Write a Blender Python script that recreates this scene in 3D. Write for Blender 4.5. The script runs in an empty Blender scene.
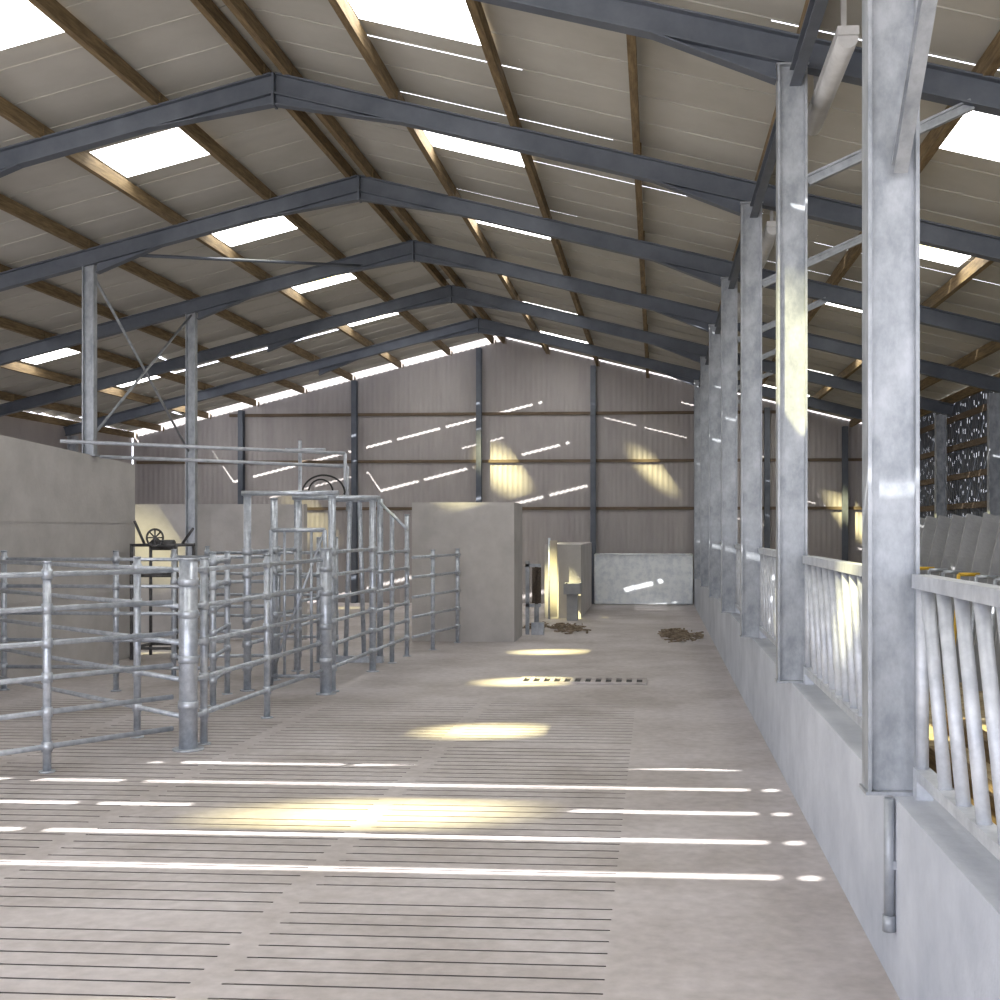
import bpy, math, random
from mathutils import Vector
random.seed(4)
scene=bpy.context.scene
scene.view_settings.view_transform='Standard'
COL=scene.collection
XR=-3.62; ZR=6.05; SL=0.25; HW=8.75
BAY=3.3; YA=4.62; YF=27.72; PS=1.15
def zf(x): return ZR-SL*abs(x-XR)

# ---------------- materials
def newmat(name):
    m=bpy.data.materials.new(name); m.use_nodes=True
    nt=m.node_tree; b=nt.nodes['Principled BSDF']; return m,nt,b
def mat(name,c1,c2,scale=3.0,rough=0.8,metal=0.0,bump=0.0,bscale=40,detail=6,lo=0.35,hi=0.65,stretch=None):
    m,nt,b=newmat(name); N=nt.nodes; L=nt.links
    tc=N.new('ShaderNodeTexCoord'); src=tc.outputs['Object']
    if stretch:
        mp=N.new('ShaderNodeMapping'); mp.inputs['Scale'].default_value=stretch
        L.new(src,mp.inputs['Vector']); src=mp.outputs['Vector']
    n=N.new('ShaderNodeTexNoise'); n.inputs['Scale'].default_value=scale; n.inputs['Detail'].default_value=detail
    n.inputs['Roughness'].default_value=0.65
    L.new(src,n.inputs['Vector'])
    r=N.new('ShaderNodeValToRGB'); r.color_ramp.elements[0].position=lo; r.color_ramp.elements[1].position=hi
    r.color_ramp.elements[0].color=(*c1,1); r.color_ramp.elements[1].color=(*c2,1)
    L.new(n.outputs['Fac'],r.inputs['Fac']); L.new(r.outputs['Color'],b.inputs['Base Color'])
    b.inputs['Roughness'].default_value=rough; b.inputs['Metallic'].default_value=metal
    if bump>0:
        n2=N.new('ShaderNodeTexNoise'); n2.inputs['Scale'].default_value=bscale; L.new(src,n2.inputs['Vector'])
        bp=N.new('ShaderNodeBump'); bp.inputs['Strength'].default_value=bump; bp.inputs['Distance'].default_value=0.01
        L.new(n2.outputs['Fac'],bp.inputs['Height']); L.new(bp.outputs['Normal'],b.inputs['Normal'])
    return m
M_galv=mat('galvanised_steel',(0.36,0.40,0.47),(0.64,0.68,0.75),14,0.33,0.55,lo=0.3,hi=0.7)
M_bars=mat('pale_galvanised_bars',(0.42,0.45,0.51),(0.60,0.63,0.69),10,0.45,0.3)
M_beam=mat('painted_grey_steel',(0.085,0.10,0.13),(0.13,0.145,0.18),2.5,0.55,0.2)
M_colm=mat('galvanised_column_steel',(0.25,0.275,0.31),(0.43,0.455,0.50),9,0.42,0.3,stretch=(1,1,0.6))
M_timber=mat('treated_timber',(0.12,0.08,0.04),(0.26,0.185,0.095),6,0.85,0,0.3,60,stretch=(6,0.6,6))
M_rail=mat('weathered_dark_timber',(0.10,0.075,0.05),(0.19,0.14,0.10),6,0.85,0,0.2,60,stretch=(0.6,6,6))
M_conc=mat('cast_concrete',(0.43,0.415,0.41),(0.54,0.52,0.515),1.6,0.9,0,0.3,30)
M_slab=mat('weathered_slab_concrete',(0.30,0.31,0.33),(0.40,0.41,0.43),2.5,0.9,0,0.3,30)
M_concb=mat('pale_cast_concrete',(0.38,0.41,0.48),(0.56,0.59,0.66),1.6,0.85,0,0.3,30,lo=0.3,hi=0.7)
M_roof=mat('fibre_cement_sheet',(0.43,0.418,0.385),(0.51,0.498,0.465),0.8,0.9)
M_clad=mat('profiled_wall_sheet',(0.355,0.33,0.335),(0.42,0.395,0.395),0.9,0.7,0.05,stretch=(3,1,0.6))
M_zinc=mat('bright_zinc_sheet',(0.74,0.79,0.86),(0.92,0.96,1.0),6,0.5,0.0,lo=0.38,hi=0.56)
M_dark=mat('dark_grey_steel',(0.07,0.07,0.075),(0.16,0.16,0.17),9,0.6,0.3)
M_rub=mat('black_rubber',(0.012,0.012,0.014),(0.03,0.03,0.03),9,0.6)
M_pit=mat('dark_slot_fill',(0.19,0.175,0.175),(0.29,0.27,0.27),3,0.85)  # slot sides and fill, darker than the slats
M_bed=mat('straw_bedding',(0.26,0.20,0.12),(0.52,0.43,0.27),5,0.95,0,0.5,60)
M_debris=mat('dung_and_straw',(0.13,0.10,0.07),(0.34,0.27,0.2),8,0.95)
M_yel=mat('yellow_painted_steel',(0.65,0.40,0.03),(0.8,0.52,0.06),8,0.5)
M_fix=mat('pale_fitting_plastic',(0.42,0.42,0.43),(0.55,0.55,0.56),5,0.4)
M_brush=mat('brush_bristle',(0.08,0.07,0.06),(0.18,0.14,0.11),40,0.9)
M_ground=mat('outdoor_gravel',(0.35,0.34,0.31),(0.5,0.49,0.45),2,0.95)
M_cream=mat('lit_strip_cream',(0.45,0.41,0.33),(0.55,0.5,0.41),3,0.7)

# floor concrete: worn, stained, with dusty patches
m,nt,b=newmat('worn_floor_concrete'); N=nt.nodes; L=nt.links
tc=N.new('ShaderNodeTexCoord')
n1=N.new('ShaderNodeTexNoise'); n1.inputs['Scale'].default_value=0.7; n1.inputs['Detail'].default_value=9; n1.inputs['Roughness'].default_value=0.66
n2=N.new('ShaderNodeTexNoise'); n2.inputs['Scale'].default_value=14; n2.inputs['Detail'].default_value=5
L.new(tc.outputs['Object'],n1.inputs['Vector']); L.new(tc.outputs['Object'],n2.inputs['Vector'])
r1=N.new('ShaderNodeValToRGB'); e=r1.color_ramp.elements
e[0].position=0.36; e[0].color=(0.38,0.345,0.335,1); e[1].position=0.60; e[1].color=(0.545,0.51,0.52,1)
r2=N.new('ShaderNodeValToRGB'); e=r2.color_ramp.elements
e[0].position=0.3; e[0].color=(0.86,0.86,0.86,1); e[1].position=0.7; e[1].color=(1.06,1.06,1.06,1)
mx=N.new('ShaderNodeMixRGB'); mx.blend_type='MULTIPLY'; mx.inputs['Fac'].default_value=1
L.new(n1.outputs['Fac'],r1.inputs['Fac']); L.new(n2.outputs['Fac'],r2.inputs['Fac'])
L.new(r1.outputs['Color'],mx.inputs['Color1']); L.new(r2.outputs['Color'],mx.inputs['Color2'])
L.new(mx.outputs['Color'],b.inputs['Base Color']); b.inputs['Roughness'].default_value=0.68
bp=N.new('ShaderNodeBump'); bp.inputs['Strength'].default_value=0.25; bp.inputs['Distance'].default_value=0.01
L.new(n2.outputs['Fac'],bp.inputs['Height']); L.new(bp.outputs['Normal'],b.inputs['Normal'])
M_floor=m

# translucent rooflight: edge fade softens sun pools; emission paints the daylight glow
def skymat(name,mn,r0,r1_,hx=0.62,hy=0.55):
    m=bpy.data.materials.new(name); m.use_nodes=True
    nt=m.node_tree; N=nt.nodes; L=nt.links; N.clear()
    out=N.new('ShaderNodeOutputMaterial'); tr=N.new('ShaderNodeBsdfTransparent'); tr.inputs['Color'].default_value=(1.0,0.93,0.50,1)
    em=N.new('ShaderNodeEmission'); em.inputs['Color'].default_value=(1,0.99,0.97,1); em.inputs['Strength'].default_value=11.0  # glow added to whiten the sheets and light the interior
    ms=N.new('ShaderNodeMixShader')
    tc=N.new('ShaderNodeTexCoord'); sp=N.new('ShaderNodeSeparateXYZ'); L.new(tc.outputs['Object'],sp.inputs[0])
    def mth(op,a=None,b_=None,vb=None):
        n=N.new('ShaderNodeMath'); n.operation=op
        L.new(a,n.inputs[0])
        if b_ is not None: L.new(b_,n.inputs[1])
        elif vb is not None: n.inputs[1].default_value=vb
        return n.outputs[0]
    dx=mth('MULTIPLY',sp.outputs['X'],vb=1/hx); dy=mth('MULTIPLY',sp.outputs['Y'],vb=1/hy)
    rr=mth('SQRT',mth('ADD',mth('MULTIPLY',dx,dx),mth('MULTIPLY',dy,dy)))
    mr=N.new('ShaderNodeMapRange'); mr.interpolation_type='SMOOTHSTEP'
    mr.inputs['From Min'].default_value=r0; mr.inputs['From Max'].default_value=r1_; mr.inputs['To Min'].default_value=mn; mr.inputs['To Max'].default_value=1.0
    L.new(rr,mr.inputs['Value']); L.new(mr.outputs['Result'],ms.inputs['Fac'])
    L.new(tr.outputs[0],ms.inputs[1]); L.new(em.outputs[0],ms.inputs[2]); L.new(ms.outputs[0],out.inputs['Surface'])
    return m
M_sky=skymat('glowing_rooflight',0.0,0.1,1.05)
M_skyw=skymat('widened_glowing_rooflight',0.0,0.0,1.0,1.1,0.62)  # for the unseen widened sheet, faded to soften the near floor pool
M_sky2=skymat('dimmed_glowing_rooflight',0.75,0.2,1.2)  # less transparent only to weaken the sun pool on the rear wall
M_sky3=skymat('right_row_glowing_rooflight',0.30,0.0,0.95)  # right inner row, fade tuned to shape the sun patches it throws
M_sky4=skymat('column_spot_rooflight',0.30,0.5,1.3,1.1,0.6)  # unseen sheet tuned to throw a yellow sun spot on a column

# ---------------- mesh builder
class MB:
    def __init__(s): s.v=[]; s.f=[]; s.smooth=[]
    def quad(s,a,b,c,d):
        i=len(s.v); s.v+= [Vector(a),Vector(b),Vector(c),Vector(d)]; s.f.append((i,i+1,i+2,i+3)); s.smooth.append(False)
    def box(s,x0,x1,y0,y1,z0,z1):
        i=len(s.v)
        s.v+=[Vector(p) for p in ((x0,y0,z0),(x1,y0,z0),(x1,y1,z0),(x0,y1,z0),(x0,y0,z1),(x1,y0,z1),(x1,y1,z1),(x0,y1,z1))]
        for f in ((0,3,2,1),(4,5,6,7),(0,1,5,4),(1,2,6,5),(2,3,7,6),(3,0,4,7)):
            s.f.append(tuple(i+k for k in f)); s.smooth.append(False)
    def prism(s,p1,p2,w,h,up=(0,0,1),ow=0,oh=0):
        p1=Vector(p1);p2=Vector(p2); d=(p2-p1).normalized(); up=Vector(up)
        r=d.cross(up).normalized(); u=r.cross(d).normalized()
        i=len(s.v)
        for p in (p1,p2):
            for a,b_ in ((-1,-1),(1,-1),(1,1),(-1,1)):
                s.v.append(p+r*(ow+a*w/2)+u*(oh+b_*h/2))
        for f in ((0,1,2,3),(7,6,5,4),(0,4,5,1),(1,5,6,2),(2,6,7,3),(3,7,4,0)):
            s.f.append(tuple(i+k for k in f)); s.smooth.append(False)
    def ibeam(s,p1,p2,depth,width,up=(0,0,1),t=0.014):
        s.prism(p1,p2,width,t,up,0,depth/2-t/2); s.prism(p1,p2,width,t,up,0,-depth/2+t/2)
        s.prism(p1,p2,t*0.8,depth-2*t,up)
    def wedge(s,pr,y0,y1):
        i=len(s.v)
        for yy in (y0,y1):
            for a,b_ in pr: s.v.append(Vector((a,yy,b_)))
        for f in ((0,1,2),(5,4,3),(0,3,4,1),(1,4,5,2),(2,5,3,0)): s.f.append(tuple(i+k for k in f)); s.smooth.append(False)
    def tube(s,p1,p2,r,n=12,r2=None):
        p1=Vector(p1);p2=Vector(p2); d=(p2-p1).normalized()
        a=Vector((0,0,1)) if abs(d.z)<0.9 else Vector((1,0,0))
        u=d.cross(a).normalized(); w=d.cross(u); i=len(s.v); r2=r if r2 is None else r2
        for p,rr in ((p1,r),(p2,r2)):
            for k in range(n):
                t=2*math.pi*k/n; s.v.append(p+(u*math.cos(t)+w*math.sin(t))*rr)
        for k in range(n):
            s.f.append((i+k,i+(k+1)%n,i+n+(k+1)%n,i+n+k)); s.smooth.append(True)
        s.f.append(tuple(i+k for k in range(n))[::-1]); s.smooth.append(False)
        s.f.append(tuple(i+n+k for k in range(n))); s.smooth.append(False)
    def path(s,pts,r,n=8):
        for a,b_ in zip(pts[:-1],pts[1:]): s.tube(a,b_,r,n)
    def torus(s,c,R,r,n=24):
        pts=[]
        for k in range(n+1):
            t=2*math.pi*k/n
            pts.append((c[0]+R*math.cos(t),c[1],c[2]+R*math.sin(t)))
        s.path(pts,r,8)
    def obj(s,name,mt,origin=(0,0,0),parent=None,label=None,category=None,group=None,kind=None):
        o_=Vector(origin)
        me=bpy.data.meshes.new(name); me.from_pydata([tuple(v-o_) for v in s.v],[],s.f); me.update()
        for p,sm in zip(me.polygons,s.smooth): p.use_smooth=sm
        me.materials.append(mt)
        ob=bpy.data.objects.new(name,me); COL.objects.link(ob)
        if parent: ob.parent=parent
        else: ob.location=o_
        meta(ob,label,category,group,kind); return ob
def meta(ob,label=None,category=None,group=None,kind=None):
    if label: ob['label']=label
    if category: ob['category']=category
    if group: ob['group']=group
    if kind: ob['kind']=kind
def empty(name,loc,label,category,group=None):
    e=bpy.data.objects.new(name,None); e.location=loc; e.empty_display_size=0.2; COL.objects.link(e)
    meta(e,label,category,group); return e

# ---------------- floor
YS0,YS1=1.6,12.1; seams=[-0.13-1.55*k for k in range(0,5)]
fl=MB(); pit=MB()
def fq(x0,x1,y0,y1,z=0): fl.quad((x0,y0,z),(x1,y0,z),(x1,y1,z),(x0,y1,z))
fq(seams[0],6.0,YS0,YS1); fq(-12.6,6.0,YS1,28.0); fq(-12.6,6.0,-5,YS0); fq(-12.6,seams[-1],YS0,YS1)
pitch=0.14; slot=0.014; ny=int((YS1-YS0)/pitch)
D=-0.12
for k in range(4):
    xr=seams[k]; xl=seams[k+1]
    xs=[xl,xl+0.06,xr-0.06,xr]
    for j in range(ny):
        y0=YS0+j*pitch; ys=y0+pitch-slot; y1=y0+pitch
        if j==ny-1:
            fq(xs[0],xs[3],y0,YS1); continue
        if (j+k*3)%14==13:
            fq(xs[0],xs[3],y0,y1); continue
        fq(xs[0],xs[3],y0,ys)
        fq(xs[0],xs[1],ys,y1); fq(xs[2],xs[3],ys,y1)
        a,b_=xs[1],xs[2]; T=-0.003
        pit.quad((a,ys,T),(b_,ys,T),(b_,ys,D),(a,ys,D)); pit.quad((a,y1,T),(b_,y1,T),(b_,y1,D),(a,y1,D))
        pit.quad((a,ys,T),(a,y1,T),(a,y1,D),(a,ys,D)); pit.quad((b_,ys,T),(b_,y1,T),(b_,y1,D),(b_,ys,D))
        pit.quad((a,ys,-0.008),(b_,ys,-0.008),(b_,y1,-0.008),(a,y1,-0.008))
fl.obj('floor',M_floor,label='worn concrete floor with slatted slurry slots',kind='structure')
pit.quad((seams[-1],YS0,-0.3),(seams[0],YS0,-0.3),(seams[0],YS1,-0.3),(seams[-1],YS1,-0.3))
pit.obj('floor_pit',M_pit,label='dark slots between the slats',kind='structure')
p=MB(); p.quad((-60,-60,-0.4),(60,-60,-0.4),(60,60,-0.4),(-60,60,-0.4))
p.obj('ground',M_ground,label='pale gravel ground outside the shed',kind='structure')
p=MB(); p.box(1.12,5.0,1.0,27.5,0.0,0.06)
p.obj('floor_bedding',M_bed,label='straw bedded pen floor',kind='structure')

# drain grate
p=MB(); n=12
for k in range(n+1):
    x=-1.52+k*0.115; p.box(x,x+0.05,13.25,13.62,0.003,0.02)
p.box(-1.52,-0.09,13.20,13.26,0.003,0.021); p.box(-1.52,-0.09,13.61,13.67,0.003,0.021)
e=empty('drain_grate',(-0.8,13.4,0),'slotted metal drain grate set in concrete floor','drain grate')
p.obj('grate_bars',M_floor,(-0.8,13.4,0),e)
p=MB(); p.box(-1.5,-0.13,13.22,13.65,0.001,0.004); p.obj('black_underlay',M_rub,(-0.8,13.4,0),e)  # flat black sheet painting the shaded depth between the grate bars

# ---------------- roof
SY=0.66; Y0R=12.1-SY*25; NS=int(round((27.4-Y0R)/SY))+1
TH=0.17; SKEW=0.175; LIFT=0.085  # SKEW slants unseen near sheets to level the sun stripes on the floor
roof=MB()
def strip(side,ya,yb,za,zb,u0,u1,mb,seg=8,amp=0.002):
    prev=None
    sk=SKEW if ya<4.75 else 0.0
    for k in range(seg+1):
        t=k/seg; y=ya+(yb-ya)*t; dz=za+(zb-za)*t+amp*math.cos(t*math.pi*2)
        a=(XR+side*u0,y+sk*u0,ZR+TH-SL*u0+dz); b_=(XR+side*u1,y+sk*u1,ZR+TH-SL*u1+dz)
        if prev: mb.quad(prev[0],prev[1],b_,a)
        prev=(a,b_)
wn=1
S0,S1=0.07,0.97
for side in (-1,1):
    rows=None
    for i in range(NS):
        ya=Y0R+i*SY; yb=min(ya+SY,YF-0.03)
        last=(i==NS-1)
        if last and side<0: yb=YF-0.09
        k=(i-25)%5
        if k==0 or rows is None:
            if side<0: rows=[(0.95,2.95),(5.8,6.85)] if ya<4 else [(1.18,2.28),(5.8,6.85)]  # near rooflight widened out of view to spread its floor pool
            else: rows=[(1.18,3.30),(5.8,6.85)] if 5<ya<7 else [(1.18,2.30),(5.8,6.85)]  # one unseen rooflight enlarged so sun reaches a feed wall column
            part=[(0,rows[0][0]),(rows[0][1],rows[1][0]),(rows[1][1],HW)]
        openz=(1.0<ya<4.6)
        za=zb=0.0
        if side<0 and openz: za=LIFT
        def put(u0,u1,a,b_,s0,s1):
            if side>0:
                if u0<1.15:
                    um=min(u1,0.26)
                    strip(side,a,b_,(LIFT if openz else 0)*s0,(LIFT if openz else 0)*s1,u0,um,roof)
                    if u1>um: 
                        u2=min(u1,1.15); strip(side,a,b_,0,0,um,u2,roof)
                        u0=u2
                    else: u0=um
                if u1>u0+0.01:
                    u=u0
                    while u<u1-0.01:
                        w=min(u1-u,random.uniform(1.2,3.0)); g=0.0
                        if s1==0 and not last and random.random()<0.5: g=random.choice((0.012,0.016,0.020))
                        strip(side,a,b_-g,0,0,u,u+w,roof); u+=w
            elif ya>21.0 and not last:
                u=u0
                while u<u1-0.01:
                    w=min(u1-u,random.uniform(1.4,3.2)); lift=0.05 if random.random()<0.55 else 0.0
                    strip(side,a,b_,lift*s0,lift*s1,u,u+w,roof); u+=w
            else: strip(side,a,b_,za*s0,za*s1,u0,u1,roof)
        def cheek(a,b_,h0,h1):
            for r in rows:
                for u in r:
                    sk=SKEW*u if ya<4.75 else 0
                    zb_=ZR+TH-SL*u
                    roof.quad((XR+side*u,a+sk,zb_-0.004),(XR+side*u,b_+sk,zb_-0.004),(XR+side*u,b_+sk,zb_+h1+0.004),(XR+side*u,a+sk,zb_+h0+0.004))
        def riser(yy):
            for u0,u1 in rows:
                sk=SKEW
                roof.quad((XR+side*u0,yy+sk*u0,ZR+TH-SL*u0),(XR+side*u1,yy+sk*u1,ZR+TH-SL*u1),(XR+side*u1,yy+sk*u1,ZR+TH-SL*u1+za),(XR+side*u0,yy+sk*u0,ZR+TH-SL*u0+za))
        if k==0:
            f0=1-S0/SY
            put(0,HW,ya,ya+S0,1,f0)
            for u0,u1 in part: put(u0,u1,ya+S0,yb,f0,0)
            if za>0:
                cheek(ya+S0,ya+SY,za*f0,0); riser(ya+S0)
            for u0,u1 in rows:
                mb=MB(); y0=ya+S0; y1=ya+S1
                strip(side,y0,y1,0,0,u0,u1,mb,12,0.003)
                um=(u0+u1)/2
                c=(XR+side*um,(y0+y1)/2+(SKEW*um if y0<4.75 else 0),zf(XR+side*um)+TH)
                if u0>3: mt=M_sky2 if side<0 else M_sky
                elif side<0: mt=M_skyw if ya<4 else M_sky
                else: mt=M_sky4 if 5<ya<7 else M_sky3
                mb.obj('window_%d'%wn,mt,c,label='translucent rooflight sheet with painted white glow',kind='structure'); wn+=1
        elif k==1:
            q=S1-SY; f1=1-q/SY
            for u0,u1 in part: put(u0,u1,ya,ya+q,1,f1)
            put(0,HW,ya+q,yb,f1,0)
            if za>0:
                cheek(ya,ya+q,za,za*f1); riser(ya+q)
        else:
            put(0,HW,ya,yb,1,0)
        # lap ridge along the sheet joint
        if ya>4.8 and not last:
            segs=part if k==0 else [(0,HW)]
            for u0,u1 in segs:
                yy=yb-0.05
                roof.quad((XR+side*u0,yy,ZR+TH-SL*u0+0.002),(XR+side*u1,yy,ZR+TH-SL*u1+0.002),(XR+side*u1,yy,ZR+TH-SL*u1-0.009),(XR+side*u0,yy,ZR+TH-SL*u0-0.009))
roof.box(XR-0.05,XR+0.05,Y0R,27.6,ZR+TH+0.11,ZR+TH+0.13)
roof.obj('ceiling',M_roof,label='grey fibre cement roof sheeting with ventilation gaps',kind='structure')

# purlins
us=[0.13]+[PS*k for k in range(1,8)]+[HW-0.05]
for side in (-1,1):
    for u in us:
        x=XR+side*u; z=zf(x)+0.07; ys=4.70 if (u<0.5 or (side<0 and u<2.5)) else Y0R+0.1
        p=MB(); p.box(x-0.032,x+0.032,ys,27.6,z-0.07,z+0.07)
        for k in range(9):
            yy=YA-BAY+BAY*k
            if yy>ys: p.box(x+0.032,x+0.045,yy-0.03,yy+0.03,z-0.07,z+0.05)
        p.obj('roof_purlin',M_timber,(x,12,z),label='long brown timber purlin under the roof sheets',category='purlin',group='timber roof purlins')

# steel frames
DR=0.195
frames=[YA+BAY*k for k in range(-1,7)]
for Y in frames:
    e=empty('rafter_frame',(XR,Y,ZR-0.3),'grey steel pitched rafter frame spanning the shed','steel frame','steel rafter frames')
    o=(XR,Y,ZR-0.3)
    for side in (-1,1):
        p=MB(); 
        p.ibeam((XR,Y,ZR-DR/2),(XR+side*HW,Y,zf(XR+side*HW)-DR/2),DR,0.12)
        p.obj('rafter',M_beam,o,e)
    p=MB()   # apex haunch
    for side in (-1,1):
        p.wedge([(XR,ZR-DR+0.01),(XR+side*1.2,zf(XR+side*1.2)-DR+0.01),(XR+side*0.02,ZR-DR-0.10)],Y-0.006,Y+0.006)
        p.prism((XR,Y,ZR-DR-0.10),(XR+side*1.2,Y,zf(XR+side*1.2)-DR),0.11,0.012)
    p.box(XR-0.012,XR+0.012,Y-0.07,Y+0.07,ZR-DR-0.12,ZR-0.01)
    p.obj('apex_haunch',M_beam,o,e)
    for cx,side in ((0.89,-1),(-7.04,1)):
        p=MB()
        x1=cx+side*0.1; x2=cx+side*0.9
        p.wedge([(x1,zf(x1)-DR+0.01),(x2,zf(x2)-DR+0.01),(x1,zf(x1)-DR-0.12)],Y-0.006,Y+0.006)
        p.prism((x1,Y,zf(x1)-DR-0.12),(x2,Y,zf(x2)-DR),0.11,0.012)
        p.obj('eave_haunch',M_beam,o,e)

# columns on the feed wall
XC=0.89; WT=0.71
for k,Y in enumerate(frames):
    if Y<4: continue
    zt=zf(XC)-DR
    p=MB()
    w=0.19 ; d=0.13
    zb=WT+0.0
    p.box(XC-w/2,XC-w/2+0.014,Y-d/2,Y+d/2,zb,zt); p.box(XC+w/2-0.014,XC+w/2,Y-d/2,Y+d/2,zb,zt)
    p.box(XC-w/2+0.014,XC+w/2-0.014,Y-0.03,Y-0.018,zb,zt)
    p.box(XC-w/2-0.01,XC+w/2+0.01,Y-d/2-0.01,Y+d/2+0.01,zb,zb+0.012)
    p.box(XC-w/2-0.01,XC+w/2+0.01,Y-d/2-0.01,Y+d/2+0.01,zt-0.012,zt)
    e=empty('steel_column',(XC,Y,WT),'galvanised steel column standing on the low feed wall','column','feed wall columns')
    p.obj('shaft',M_colm,(XC,Y,WT),e)
    p=MB()
    if k==1:
        p.ibeam((XC+0.02,Y-0.07,3.05),(XC+0.02,Y-1.95,4.76),0.07,0.05,t=0.008)
    else:
        p.ibeam((XC+0.1,Y,zt-0.75),(XC+1.15,Y,zf(XC+1.15)-DR+0.01),0.07,0.06)
    p.obj('knee_brace',M_colm,(XC,Y,WT),e)
    if k==1:
        p=MB(); p.tube((0.862,Y-0.12,0.24),(0.862,Y-0.12,WT+0.0),0.02,12); p.tube((0.862,Y-0.12,0.22),(0.862,Y-0.12,0.28),0.025,12); p.box(0.85,0.89,Y-0.135,Y-0.105,0.45,0.48)
        p.obj('drain_pipe',M_colm,(XC,Y,WT),e)
XL=-7.04
for Y in frames:
    if Y<12: continue
    zb=2.62 if Y<15.8 else 0.0
    if Y>20: continue
    zt=zf(XL)-DR; yy=Y
    p=MB(); w=0.15
    p.box(XL-w/2,XL-w/2+0.014,yy-0.05,yy+0.05,zb,zt); p.box(XL+w/2-0.014,XL+w/2,yy-0.05,yy+0.05,zb,zt); p.box(XL-w/2+0.014,XL+w/2-0.014,yy-0.006,yy+0.006,zb,zt)
    p.box(XL-w/2-0.03,XL+w/2+0.03,yy-0.08,yy+0.08,zb,zb+0.02)
    p.obj('steel_column',M_colm,(XL,Y,zb),label='slim grey steel column rising above the concrete pen wall',category='column',group='pen wall columns')
# wind bracing
o=(XL,16.2,3.9); e=empty('wind_brace',o,'crossed thin steel bracing rods between two columns','wind brace')
for a,b_ in (((XL-0.02,14.6,4.95),(XL-0.02,17.75,2.9)),((XL+0.02,14.6,2.9),(XL+0.02,17.75,4.95))):
    p=MB(); p.tube(a,b_,0.018,8); p.obj('rod',M_colm,o,e)
# roof strut under the left slope, tied to two rafters
a=(-6.6,14.52,zf(-6.6)-DR+0.02); b_=(-4.4,17.82,zf(-4.4)-DR+0.02)
p=MB(); p.tube(a,b_,0.022,8); p.obj('roof_brace',M_beam,a,label='thin steel brace running diagonally between two rafters',category='bracing rod')
p=MB(); p.ibeam((XC+0.02,1.4,zf(XC)-DR-0.08),(XC+0.02,27.5,zf(XC)-DR-0.08),0.12,0.07)
p.obj('eave_beam',M_beam,(XC,14,4.6),label='grey steel beam linking the feed wall columns',category='beam')

# strip lights
for yc in (7.65,11.95,15.2,18.5):
    x=1.09; z=4.50; o=(x,yc,z)
    e=empty('strip_light',o,'long pale strip light fixed under the rafters','strip light','strip lights along the columns')
    p=MB(); p.box(x-0.06,x+0.06,yc-0.78,yc+0.78,z,z+0.05); 
    for q in (-0.6,0.6): p.box(x-0.015,x+0.015,yc+q-0.015,yc+q+0.015,z+0.05,z+0.30)
    p.obj('housing',M_fix,o,e)
    p=MB(); p.tube((x,yc-0.76,z-0.01),(x,yc+0.76,z-0.01),0.06,14); p.obj('diffuser',M_fix,o,e)

# ---------------- far gable wall
p=MB()
x=XR-HW; step=0.03; prev=None; k=0
amps=[0,0.006,0.006,0]
while x<=XR+HW+0.001:
    y=YF-amps[k%4]; a=(x,y,0.0); b_=(x,y,zf(x)+0.19)
    if prev: p.quad(prev[0],a,b_,prev[1])
    prev=(a,b_); x+=step; k+=1
p.box(XR-HW,XR+HW,YF+0.01,YF+0.03,0,1.0)
p.obj('wall_far',M_clad,label='ribbed mauve-grey sheeting on the gable end',kind='structure')
for x in (-9.7,-7.0,-4.07,-1.42,0.95,2.55,4.3):
    p=MB(); p.ibeam((x,YF-0.12,0),(x,YF-0.12,zf(x)-0.02),0.16,0.12,up=(0,1,0))
    p.obj('gable_post',M_beam,(x,YF-0.12,0),label='grey steel post against the gable sheeting',category='post',group='gable posts')
for z in (4.4,3.3,2.2):
    span=[XR-(ZR-z)/SL+0.2 if z>3.87 else XR-HW+0.1, XR+(ZR-z)/SL-0.2 if z>3.87 else XR+HW-0.1]
    p=MB(); p.box(span[0],span[1],YF-0.045,YF-0.008,z-0.035,z+0.035)
    p.obj('gable_rail',M_rail,((span[0]+span[1])/2,YF-0.03,z),label='horizontal timber rail on gable sheeting',category='rail',group='gable rails')
o=(-0.25,27.3,0)
e=empty('end_gate',o,'low pale mottled galvanised sheeted gate closing the passage','gate')
p=MB(); p.box(-1.36,0.84,27.30,27.32,0.04,1.14); 
for q in range(6): p.box(-1.36+q*0.436,-1.34+q*0.436,27.285,27.30,0.04,1.14)
p.obj('sheet_panel',M_zinc,o,e)
p=MB(); p.path([(-1.36,27.27,0.03),(-1.36,27.27,1.15),(0.84,27.27,1.15),(0.84,27.27,0.03),(-1.36,27.27,0.03)],0.018); p.obj('tube_frame',M_zinc,o,e)

# near gable
p=MB()
def gab(x0,x1,zb):
    for a,b_ in ((x0,min(x1,XR)),(max(x0,XR),x1)):
        if b_>a: p.quad((a,-4.2,zb),(b_,-4.2,zb),(b_,-4.2,zf(b_)+TH),(a,-4.2,zf(a)+TH))
gab(XR-HW,XR+HW,4.6)
p.obj('wall_near',M_clad,label='gable sheeting over a wide open doorway',kind='structure')

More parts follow.
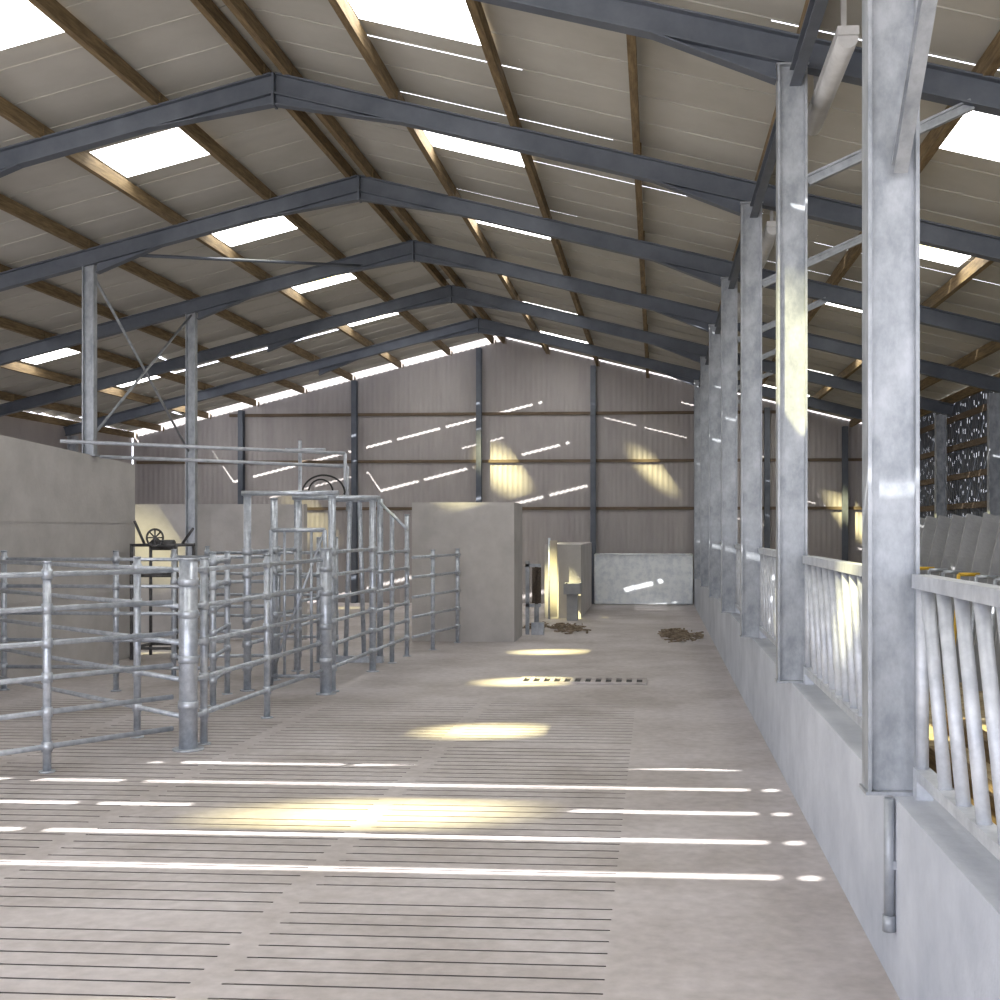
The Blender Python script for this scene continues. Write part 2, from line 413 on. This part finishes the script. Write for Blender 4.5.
# ---------------- outer side walls
p=MB(); p.box(5.1,5.25,-4,27.7,0,1.2)
y=-4; k=0
while y<27.6:
    p.box(5.14,5.145,y,y+0.115,1.2,zf(5.1)+0.1)
    z0=1.2
    while z0<4.0:
        h=random.uniform(0.15,0.40)
        p.box(5.146,5.149,y+0.11,y+0.15,z0,z0+h); z0+=h+random.uniform(0.03,0.09)
    y+=0.14; k+=1
p.obj('wall_right',M_beam,label='spaced boarding above a low concrete wall',kind='structure')
for z in (1.6,2.1,2.6,3.1,3.6):
    p=MB(); p.box(5.09,5.13,-4,27.6,z-0.05,z+0.05); p.obj('side_rail',M_rail,(5.1,12,z),label='horizontal timber rail carrying spaced boarding',category='rail',group='side wall rails')
for Y in frames:
    p=MB(); p.ibeam((4.92,Y,0),(4.92,Y,zf(4.92)-DR-0.03),0.18,0.12,up=(1,0,0)); p.obj('side_post',M_colm,(4.92,Y,0),label='steel post against the side boarding',category='post',group='side wall posts')
p=MB(); p.box(-12.5,-12.35,-4,27.7,0,1.6); p.box(-12.42,-12.39,8.5,27.7,1.6,zf(-12.3)+0.1)
p.obj('wall_left',M_clad,label='sheeting over a low outer concrete wall',kind='structure')
for Y in frames:
    p=MB(); p.ibeam((-12.2,Y,0),(-12.2,Y,zf(-12.2)-DR-0.03),0.18,0.12,up=(1,0,0)); p.obj('side_post',M_colm,(-12.2,Y,0),label='steel post along the outer wall',category='post',group='outer wall posts')

# ---------------- feed wall
p=MB(); p.box(0.885,1.08,0.5,27.2,0,WT)
p.obj('wall_feed',M_concb,label='low pale concrete feed wall along the passage',kind='structure')

# feed barriers
zr=1.51; zl=0.80; XB=0.985
def barrier(y0,y1):
    o=(XB,(y0+y1)/2,WT)
    e=empty('feed_barrier',o,'galvanised slanted-bar feed barrier on the low wall','feed barrier','feed barriers')
    p=MB(); p.box(XB-0.035,XB+0.035,y0,y1,zr-0.025,zr+0.025); p.obj('top_rail',M_bars,o,e)
    p=MB(); p.box(XB-0.03,XB+0.03,y0,y1,zl-0.02,zl+0.02); p.box(XB-0.03,XB+0.03,y0,y0+0.06,WT,zl-0.02); p.box(XB-0.03,XB+0.03,y1-0.06,y1,WT,zl-0.02); p.obj('bottom_rail',M_bars,o,e)
    for yy in (y0+0.02,y1-0.02):
        p=MB(); p.tube((XB,yy,WT),(XB,yy,zr),0.024); p.obj('end_bar',M_bars,o,e)
    n=int((y1-y0-0.4)/0.24)
    for k in range(n+1):
        yb=y0+0.10+k*(y1-y0-0.48)/n
        p=MB(); p.tube((XB,yb,zl),(XB,yb+0.29,zr),0.024,12); p.obj('bar',M_bars,o,e)
for k in range(0,8):
    ya=YA+BAY*(k-1)+0.09; yb=YA+BAY*k-0.09
    if yb>27: yb=27
    barrier(ya,yb)

# ---------------- pen walls
def wallbox(name,pts_box,m,label):
    q=MB(); q.box(*pts_box); q.obj(name,m,label=label,kind='structure')
q=MB()
ya,yb=3.0,15.7
q.v+=[Vector(v) for v in ((-7.2,ya,0),(-6.98,ya,0),(-6.98,yb,0),(-7.2,yb,0),(-7.2,ya,3.1),(-6.98,ya,3.1),(-6.98,yb,2.58),(-7.2,yb,2.58))]
for f in ((0,3,2,1),(4,5,6,7),(0,1,5,4),(1,2,6,5),(2,3,7,6),(3,0,4,7)): q.f.append(f); q.smooth.append(False)
for z in (0.9,1.8): q.box(-6.985,-6.972,ya,yb,z-0.01,z+0.01)
q.obj('wall_pen',M_conc,label='tall grey precast concrete pen wall',kind='structure')
wallbox('wall_rear',(-8.9,-5.4,18.15,18.35,0,2.1),M_conc,'concrete wall behind the handling pens')
wallbox('wall_block',(-3.70,-2.13,18.1,19.2,0,2.12),M_conc,'free-standing smooth concrete wall block')
wallbox('wall_stub',(-2.12,-1.42,23.0,26.9,0,1.42),M_conc,'low pale concrete block beside the passage')

# ---------------- tubular fences
def fence(p1,p2,name,label,h=1.42,nr=5,posts=(0,1),pr=0.029,post_h=None,rr=0.020,group=None,z0=0.25,cat='fence'):
    o=(p1[0],p1[1],0)
    e=empty(name,o,label,cat,group)
    a=Vector((p1[0],p1[1],0)); b_=Vector((p2[0],p2[1],0))
    zs=[z0+(h-z0-0.03)*k/(nr-1) for k in range(nr)]
    for z in zs:
        p=MB(); p.tube(a+Vector((0,0,z)),b_+Vector((0,0,z)),rr,10); p.obj('rail',M_galv,o,e)
    for t in posts:
        c=a+(b_-a)*t; H=post_h or h+0.05
        p=MB(); p.tube(c,c+Vector((0,0,H)),pr,14); p.tube(c,c+Vector((0,0,0.012)),pr*1.9,14)
        p.tube(c+Vector((0,0,H)),c+Vector((0,0,H+0.012)),pr*1.1,14)
        for z in zs: p.tube(c+Vector((0,0,z-0.035)),c+Vector((0,0,z+0.035)),pr*1.3,12)
        p.obj('post',M_galv,o,e)
    return e
G='tubular pen fencing'
def post(x,y,h,r,label):
    p=MB(); p.tube((x,y,0),(x,y,h),r,18); p.tube((x,y,0),(x,y,0.015),r*1.7,18); p.tube((x,y,h),(x,y,h+0.015),r*1.08,18)
    for z in (0.35,0.7,1.05,1.3): p.tube((x,y,z-0.03),(x,y,z+0.03),r*1.12,18)
    p.obj('fence_post',M_galv,(x,y,0),label=label,category='fence post',group='thick fence posts')
post(-3.6,9.05,1.47,0.07,'thick round galvanised post carrying two gates')
fence((-3.69,8.96),(-4.95,7.15),'tubular_gate','six-rail galvanised gate beside the passage',posts=(0.45,0.97),group=G,cat='gate',nr=6,z0=0.18)
fence((-3.69,9.12),(-6.9,11.75),'tubular_fence','galvanised tubular fence running back to the pen wall',posts=(0.17,0.95),group=G)
fence((-3.58,9.15),(-3.42,12.12),'tubular_fence','galvanised tubular fence lining the passage',posts=(0.05,0.5,),group=G)
post(-3.40,12.22,1.5,0.06,'thick round galvanised post at the race entry')
fence((-4.45,12.3),(-6.9,12.3),'tubular_fence','galvanised tubular fence across the pens',posts=(0.5,1.0),group=G,nr=5)
fence((-4.25,11.3),(-4.42,12.15),'tubular_gate','short galvanised gate swung open by the race entry',posts=(0,1),group=G,cat='gate',nr=6)
fence((-4.45,13.6),(-5.5,13.4),'tubular_gate','short drafting gate standing open beside the race',posts=(0,1),group=G,cat='gate',nr=5)
fence((-4.45,16.0),(-6.1,16.0),'tubular_fence','galvanised tubular fence across the rear pen',posts=(0.4,1),group=G,nr=5)
CR='cattle race sides'
fence((-3.39,12.42),(-3.38,14.2),'race_fence','tall galvanised side of the cattle race',h=1.5,nr=6,posts=(0,1,),post_h=2.05,pr=0.04,group=CR,cat='cattle race side')
fence((-3.37,14.3),(-3.33,15.95),'race_fence','galvanised side of the cattle race with tall end post',h=1.45,nr=6,posts=(0.5,1),post_h=1.9,pr=0.03,group=CR,cat='cattle race side')
fence((-4.3,12.42),(-4.3,14.2),'race_fence','tall galvanised side of the cattle race',h=1.5,nr=6,posts=(0,0.5,1),post_h=2.05,pr=0.04,group=CR,cat='cattle race side')
fence((-4.3,14.3),(-4.3,15.95),'race_fence','galvanised side of the cattle race with tall end post',h=1.45,nr=5,posts=(0.5,1,),post_h=1.6,pr=0.03,group=CR,cat='cattle race side')
fence((-3.27,16.05),(-2.95,18.0),'tubular_fence','galvanised tubular fence meeting the concrete block',posts=(0.4,0.95),group=G,h=1.36)
for yy,lab in ((12.42,'steel crossbar over the cattle race entry'),(14.2,'steel crossbar over the middle of the cattle race')):
    p=MB(); p.tube((-4.36,yy,2.089),(-3.32,yy,2.089),0.026)
    p.obj('race_crossbar',M_galv,(-3.85,yy,2.09),label=lab,category='crossbar')
o=(-3.85,12.9,0); e=empty('sliding_gate',o,'sliding barred gate inside the cattle race','gate')
p=MB(); p.path([(-4.2,12.9,0.0),(-4.2,12.9,1.7),(-3.6,12.9,1.7),(-3.6,12.9,0.0)],0.025); p.tube((-4.2,12.9,0.1),(-3.6,12.9,0.1),0.02); p.tube((-4.2,12.9,0.1),(-3.6,12.9,1.7),0.015,8); p.obj('gate_frame',M_galv,o,e)
for k in range(3):
    p=MB(); x=-4.05+k*0.15; p.tube((x,12.9,0.1),(x,12.9,1.7),0.016,8); p.obj('gate_bar',M_galv,o,e)
o=(-3.84,15.2,0); e=empty('head_yoke',o,'galvanised cattle head yoke with long lever','head yoke')
p=MB(); p.path([(-4.15,15.2,0),(-4.15,15.2,2.1),(-3.52,15.2,2.1),(-3.52,15.2,0)],0.04); p.box(-4.18,-3.48,15.15,15.25,0,0.08); p.obj('yoke_frame',M_galv,o,e)
for x in (-3.97,-3.73):
    p=MB(); p.tube((x,15.2,0.08),(x+(0.06 if x<-3.85 else -0.06),15.2,2.1),0.03); p.obj('yoke_bar',M_galv,o,e)
p=MB(); p.tube((-3.5,15.1,2.05),(-3.1,14.9,1.7),0.02); p.obj('lever',M_galv,o,e)
# hose
p=MB(); 
pts=[(-3.98+0.26*math.cos(math.pi*(1.0-1.0*k/29)),14.2,2.14+0.22*math.sin(math.pi*(1.0-1.0*k/29))) for k in range(30)]
p.path([(-4.22,14.2,2.128)]+pts+[(-3.73,14.2,2.128)],0.011,8)
pts=[(-4.02+0.15*math.cos(math.pi*(1-k/19)),14.22,2.15+0.16*math.sin(math.pi*(1-k/19))) for k in range(20)]
p.path([(-4.16,14.22,2.128)]+pts+[(-3.88,14.22,2.128)],0.010,8)
p.obj('rubber_hose',M_rub,(-4.0,14.2,2.12),label='looped black rubber hoses over the cattle race',category='hose')
for pts,lab in (([(-6.95,13.6,2.74),(-3.95,15.1,2.68),(-3.95,15.1,2.1)],'long pale pipe running from the pen wall to the race'),
            ([(-6.95,14.6,2.62),(-4.05,15.6,2.54),(-4.05,15.6,1.95)],'thin pale pipe over the rear pen')):
    p=MB(); p.path(pts,0.022); p.obj('overhead_pipe',M_bars,pts[0],label=lab,category='pipe',group='overhead pipes')
p=MB(); p.tube((-4.75,15.8,0),(-4.75,15.8,2.9),0.025); p.tube((-4.95,15.8,2.78),(-4.4,15.8,2.78),0.018); p.obj('pipe_stand',M_galv,(-4.75,15.8,0),label='tall thin upright carrying the pipework',category='pipe stand')

# crush machine by rear wall
o=(-6.55,15.6,0); e=empty('cattle_crush',o,'compact dark steel cattle crush with handwheel','cattle crush')
p=MB()
for x in (-6.85,-6.25):
    for y in (15.3,15.9): p.tube((x,y,0),(x,y,1.52),0.022,10)
for z in (0.15,1.1,1.5):
    p.tube((-6.85,15.3,z),(-6.25,15.3,z),0.02,10); p.tube((-6.85,15.9,z),(-6.25,15.9,z),0.02,10)
    p.tube((-6.85,15.3,z),(-6.85,15.9,z),0.02,10); p.tube((-6.25,15.3,z),(-6.25,15.9,z),0.02,10)
p.tube((-6.7,15.6,1.5),(-6.4,15.6,1.5),0.07,12); p.tube((-6.85,15.6,1.5),(-6.25,15.6,1.5),0.02,10)
p.obj('crush_frame',M_dark,o,e)
p=MB(); p.torus((-6.5,15.22,1.6),0.11,0.014); 
for k in range(4):
    a=k*math.pi/4; p.tube((-6.5-0.11*math.cos(a),15.22,1.6-0.11*math.sin(a)),(-6.5+0.11*math.cos(a),15.22,1.6+0.11*math.sin(a)),0.01,6)
p.tube((-6.5,15.22,1.6),(-6.5,15.5,1.5),0.02); p.obj('handwheel',M_dark,o,e)
for a,b_ in (((-6.8,15.6,1.5),(-6.9,15.5,1.82)),((-6.3,15.6,1.5),(-6.1,15.5,1.72))):
    p=MB(); p.tube(a,b_,0.018); p.obj('lever',M_dark,o,e)

# brush by block
o=(-2.0,19.4,0); e=empty('cow_brush',o,'dark bristled cow brush on a steel bracket beside the concrete block','cow brush')
p=MB(); p.box(-2.1,-2.04,19.4,19.46,0,1.2) ; p.box(-2.1,-1.85,19.4,19.45,1.1,1.15); p.box(-2.1,-1.85,19.4,19.45,0.45,0.5); p.obj('bracket',M_colm,o,e)
p=MB(); p.tube((-1.92,19.42,0.5),(-1.92,19.42,1.1),0.03)
for k in range(34):
    z=0.52+k*0.017
    for j in range(12):
        a=j*math.pi/6+k*0.37; p.tube((-1.92,19.42,z),(-1.92+0.075*math.cos(a),19.42+0.075*math.sin(a),z),0.010,5,0.008)
p.obj('brush_roller',M_brush,o,e)
p=MB(); p.box(-2.0,-1.8,19.35,19.5,0.0,0.2); p.tube((-1.92,19.42,0.2),(-1.92,19.42,0.5),0.04); p.obj('motor',M_colm,o,e)
o=(-1.9,22.8,0); e=empty('lit_strip_board',o,'narrow cream board painted in for a yellow-lit strip by the low block','board')
p=MB(); p.box(-2.0,-1.86,22.78,22.83,0.05,1.5); p.obj('strip_face',M_cream,o,e)  # added board, its cream colour standing in for a strip of yellow light
p=MB(); p.tube((-2.01,22.8,0),(-2.01,22.8,1.55),0.025); p.obj('strip_post',M_galv,o,e)
o=(-1.55,22.5,0); e=empty('water_trough',o,'small grey water trough on a pedestal','water trough')
p=MB(); p.box(-1.7,-1.4,22.3,22.8,0.5,0.52); p.box(-1.42,-1.39,22.3,22.8,0.5,0.7); p.box(-1.7,-1.67,22.3,22.8,0.5,0.7); p.box(-1.7,-1.4,22.28,22.31,0.5,0.7); p.box(-1.7,-1.4,22.79,22.82,0.5,0.7)
p.box(-1.65,-1.45,22.4,22.7,0,0.5); p.obj('bowl',M_slab,o,e)

# debris
def pile(name,cx,cy,rx,ry,h,n,label,xmax,ymax):
    p=MB(); cl=[(random.gauss(0,0.5)*rx,random.gauss(0,0.5)*ry,random.uniform(0.25,0.6)) for _ in range(7)]
    for k in range(n):
        c=random.choice(cl)
        x=cx+c[0]+random.gauss(0,1)*rx*0.35*c[2]*1.6; y=cy+c[1]+random.gauss(0,1)*ry*0.5*c[2]*1.6
        if x>xmax or y>ymax: continue
        z=random.random()*h*c[2]+0.01
        dx=random.uniform(-0.06,0.06); dy=random.uniform(-0.06,0.06)
        p.prism((x-dx,y-dy,z),(x+dx,y+dy,z+random.uniform(0,0.02)),random.uniform(0.012,0.05),random.uniform(0.01,0.025))
    p.obj(name,M_debris,(cx,cy,0),label=label,category='debris',kind='stuff')
pile('straw_debris',0.42,19.3,0.4,1.0,0.09,260,'scattered brown dung and straw heap on concrete',0.74,25)
pile('straw_debris',-1.5,20.7,0.5,0.7,0.05,180,'dark straw litter by the low block',0,22.0)

# pen furniture
for k in range(13):
    y=10.4+k*0.7; x=3.6
    o=(x,y,0.06); e=empty('leaning_panel',o,'flat grey concrete divider slab leaning in the straw pen','divider slab','leaning divider slabs')
    p=MB(); p.prism((x-0.34,y,0.06),(x+0.12,y+0.30,1.86),0.22,0.05,up=(0,1,0)); p.obj('slab',M_slab,o,e)
    p=MB(); p.tube((x-0.42,y-0.05,0.06),(x-0.32,y+0.05,1.22),0.02); p.tube((x-0.32,y+0.05,1.22),(x-0.10,y+0.05,1.22),0.02); p.obj('support_frame',M_yel if k%3==1 else M_galv,o,e)
for k,(x,y,l) in enumerate(((1.6,8.2,2.6),(1.95,7.4,2.2),(2.4,8.6,2.8))):
    p=MB(); p.box(x-0.06,x+0.06,y-l/2,y+l/2,0.06,0.2); p.obj('timber_baulk',M_timber,(x,y,0.06),label='brown timber baulk lying in the straw pen',category='timber baulk',group='timber baulks in the pen')

# ---------------- lights
w=bpy.data.worlds.new('World'); scene.world=w; w.use_nodes=True
bg=w.node_tree.nodes['Background']; bg.inputs['Color'].default_value=(0.88,0.90,1.0,1); bg.inputs['Strength'].default_value=4.0
sd=bpy.data.lights.new('sun','SUN'); sd.energy=22; sd.angle=math.radians(0.4); sd.color=(1,0.97,0.92)
so=bpy.data.objects.new('sun',sd); COL.objects.link(so); so.location=(-10,-10,15)
so.rotation_euler=Vector((0.675,0.70,-1.0)).to_track_quat('-Z','Y').to_euler()

# ---------------- camera
F=1200; TH_=math.radians(4)
cd=bpy.data.cameras.new('camera'); cam=bpy.data.objects.new('camera',cd); COL.objects.link(cam)
cd.sensor_width=36; cd.lens=36*F/1000
cam.location=(0,0,1.7); cam.rotation_euler=(math.radians(90),0,TH_)
cd.shift_x=(500+F*math.tan(TH_)-655)/1000; cd.shift_y=0.030
cd.clip_start=0.05
scene.camera=cam
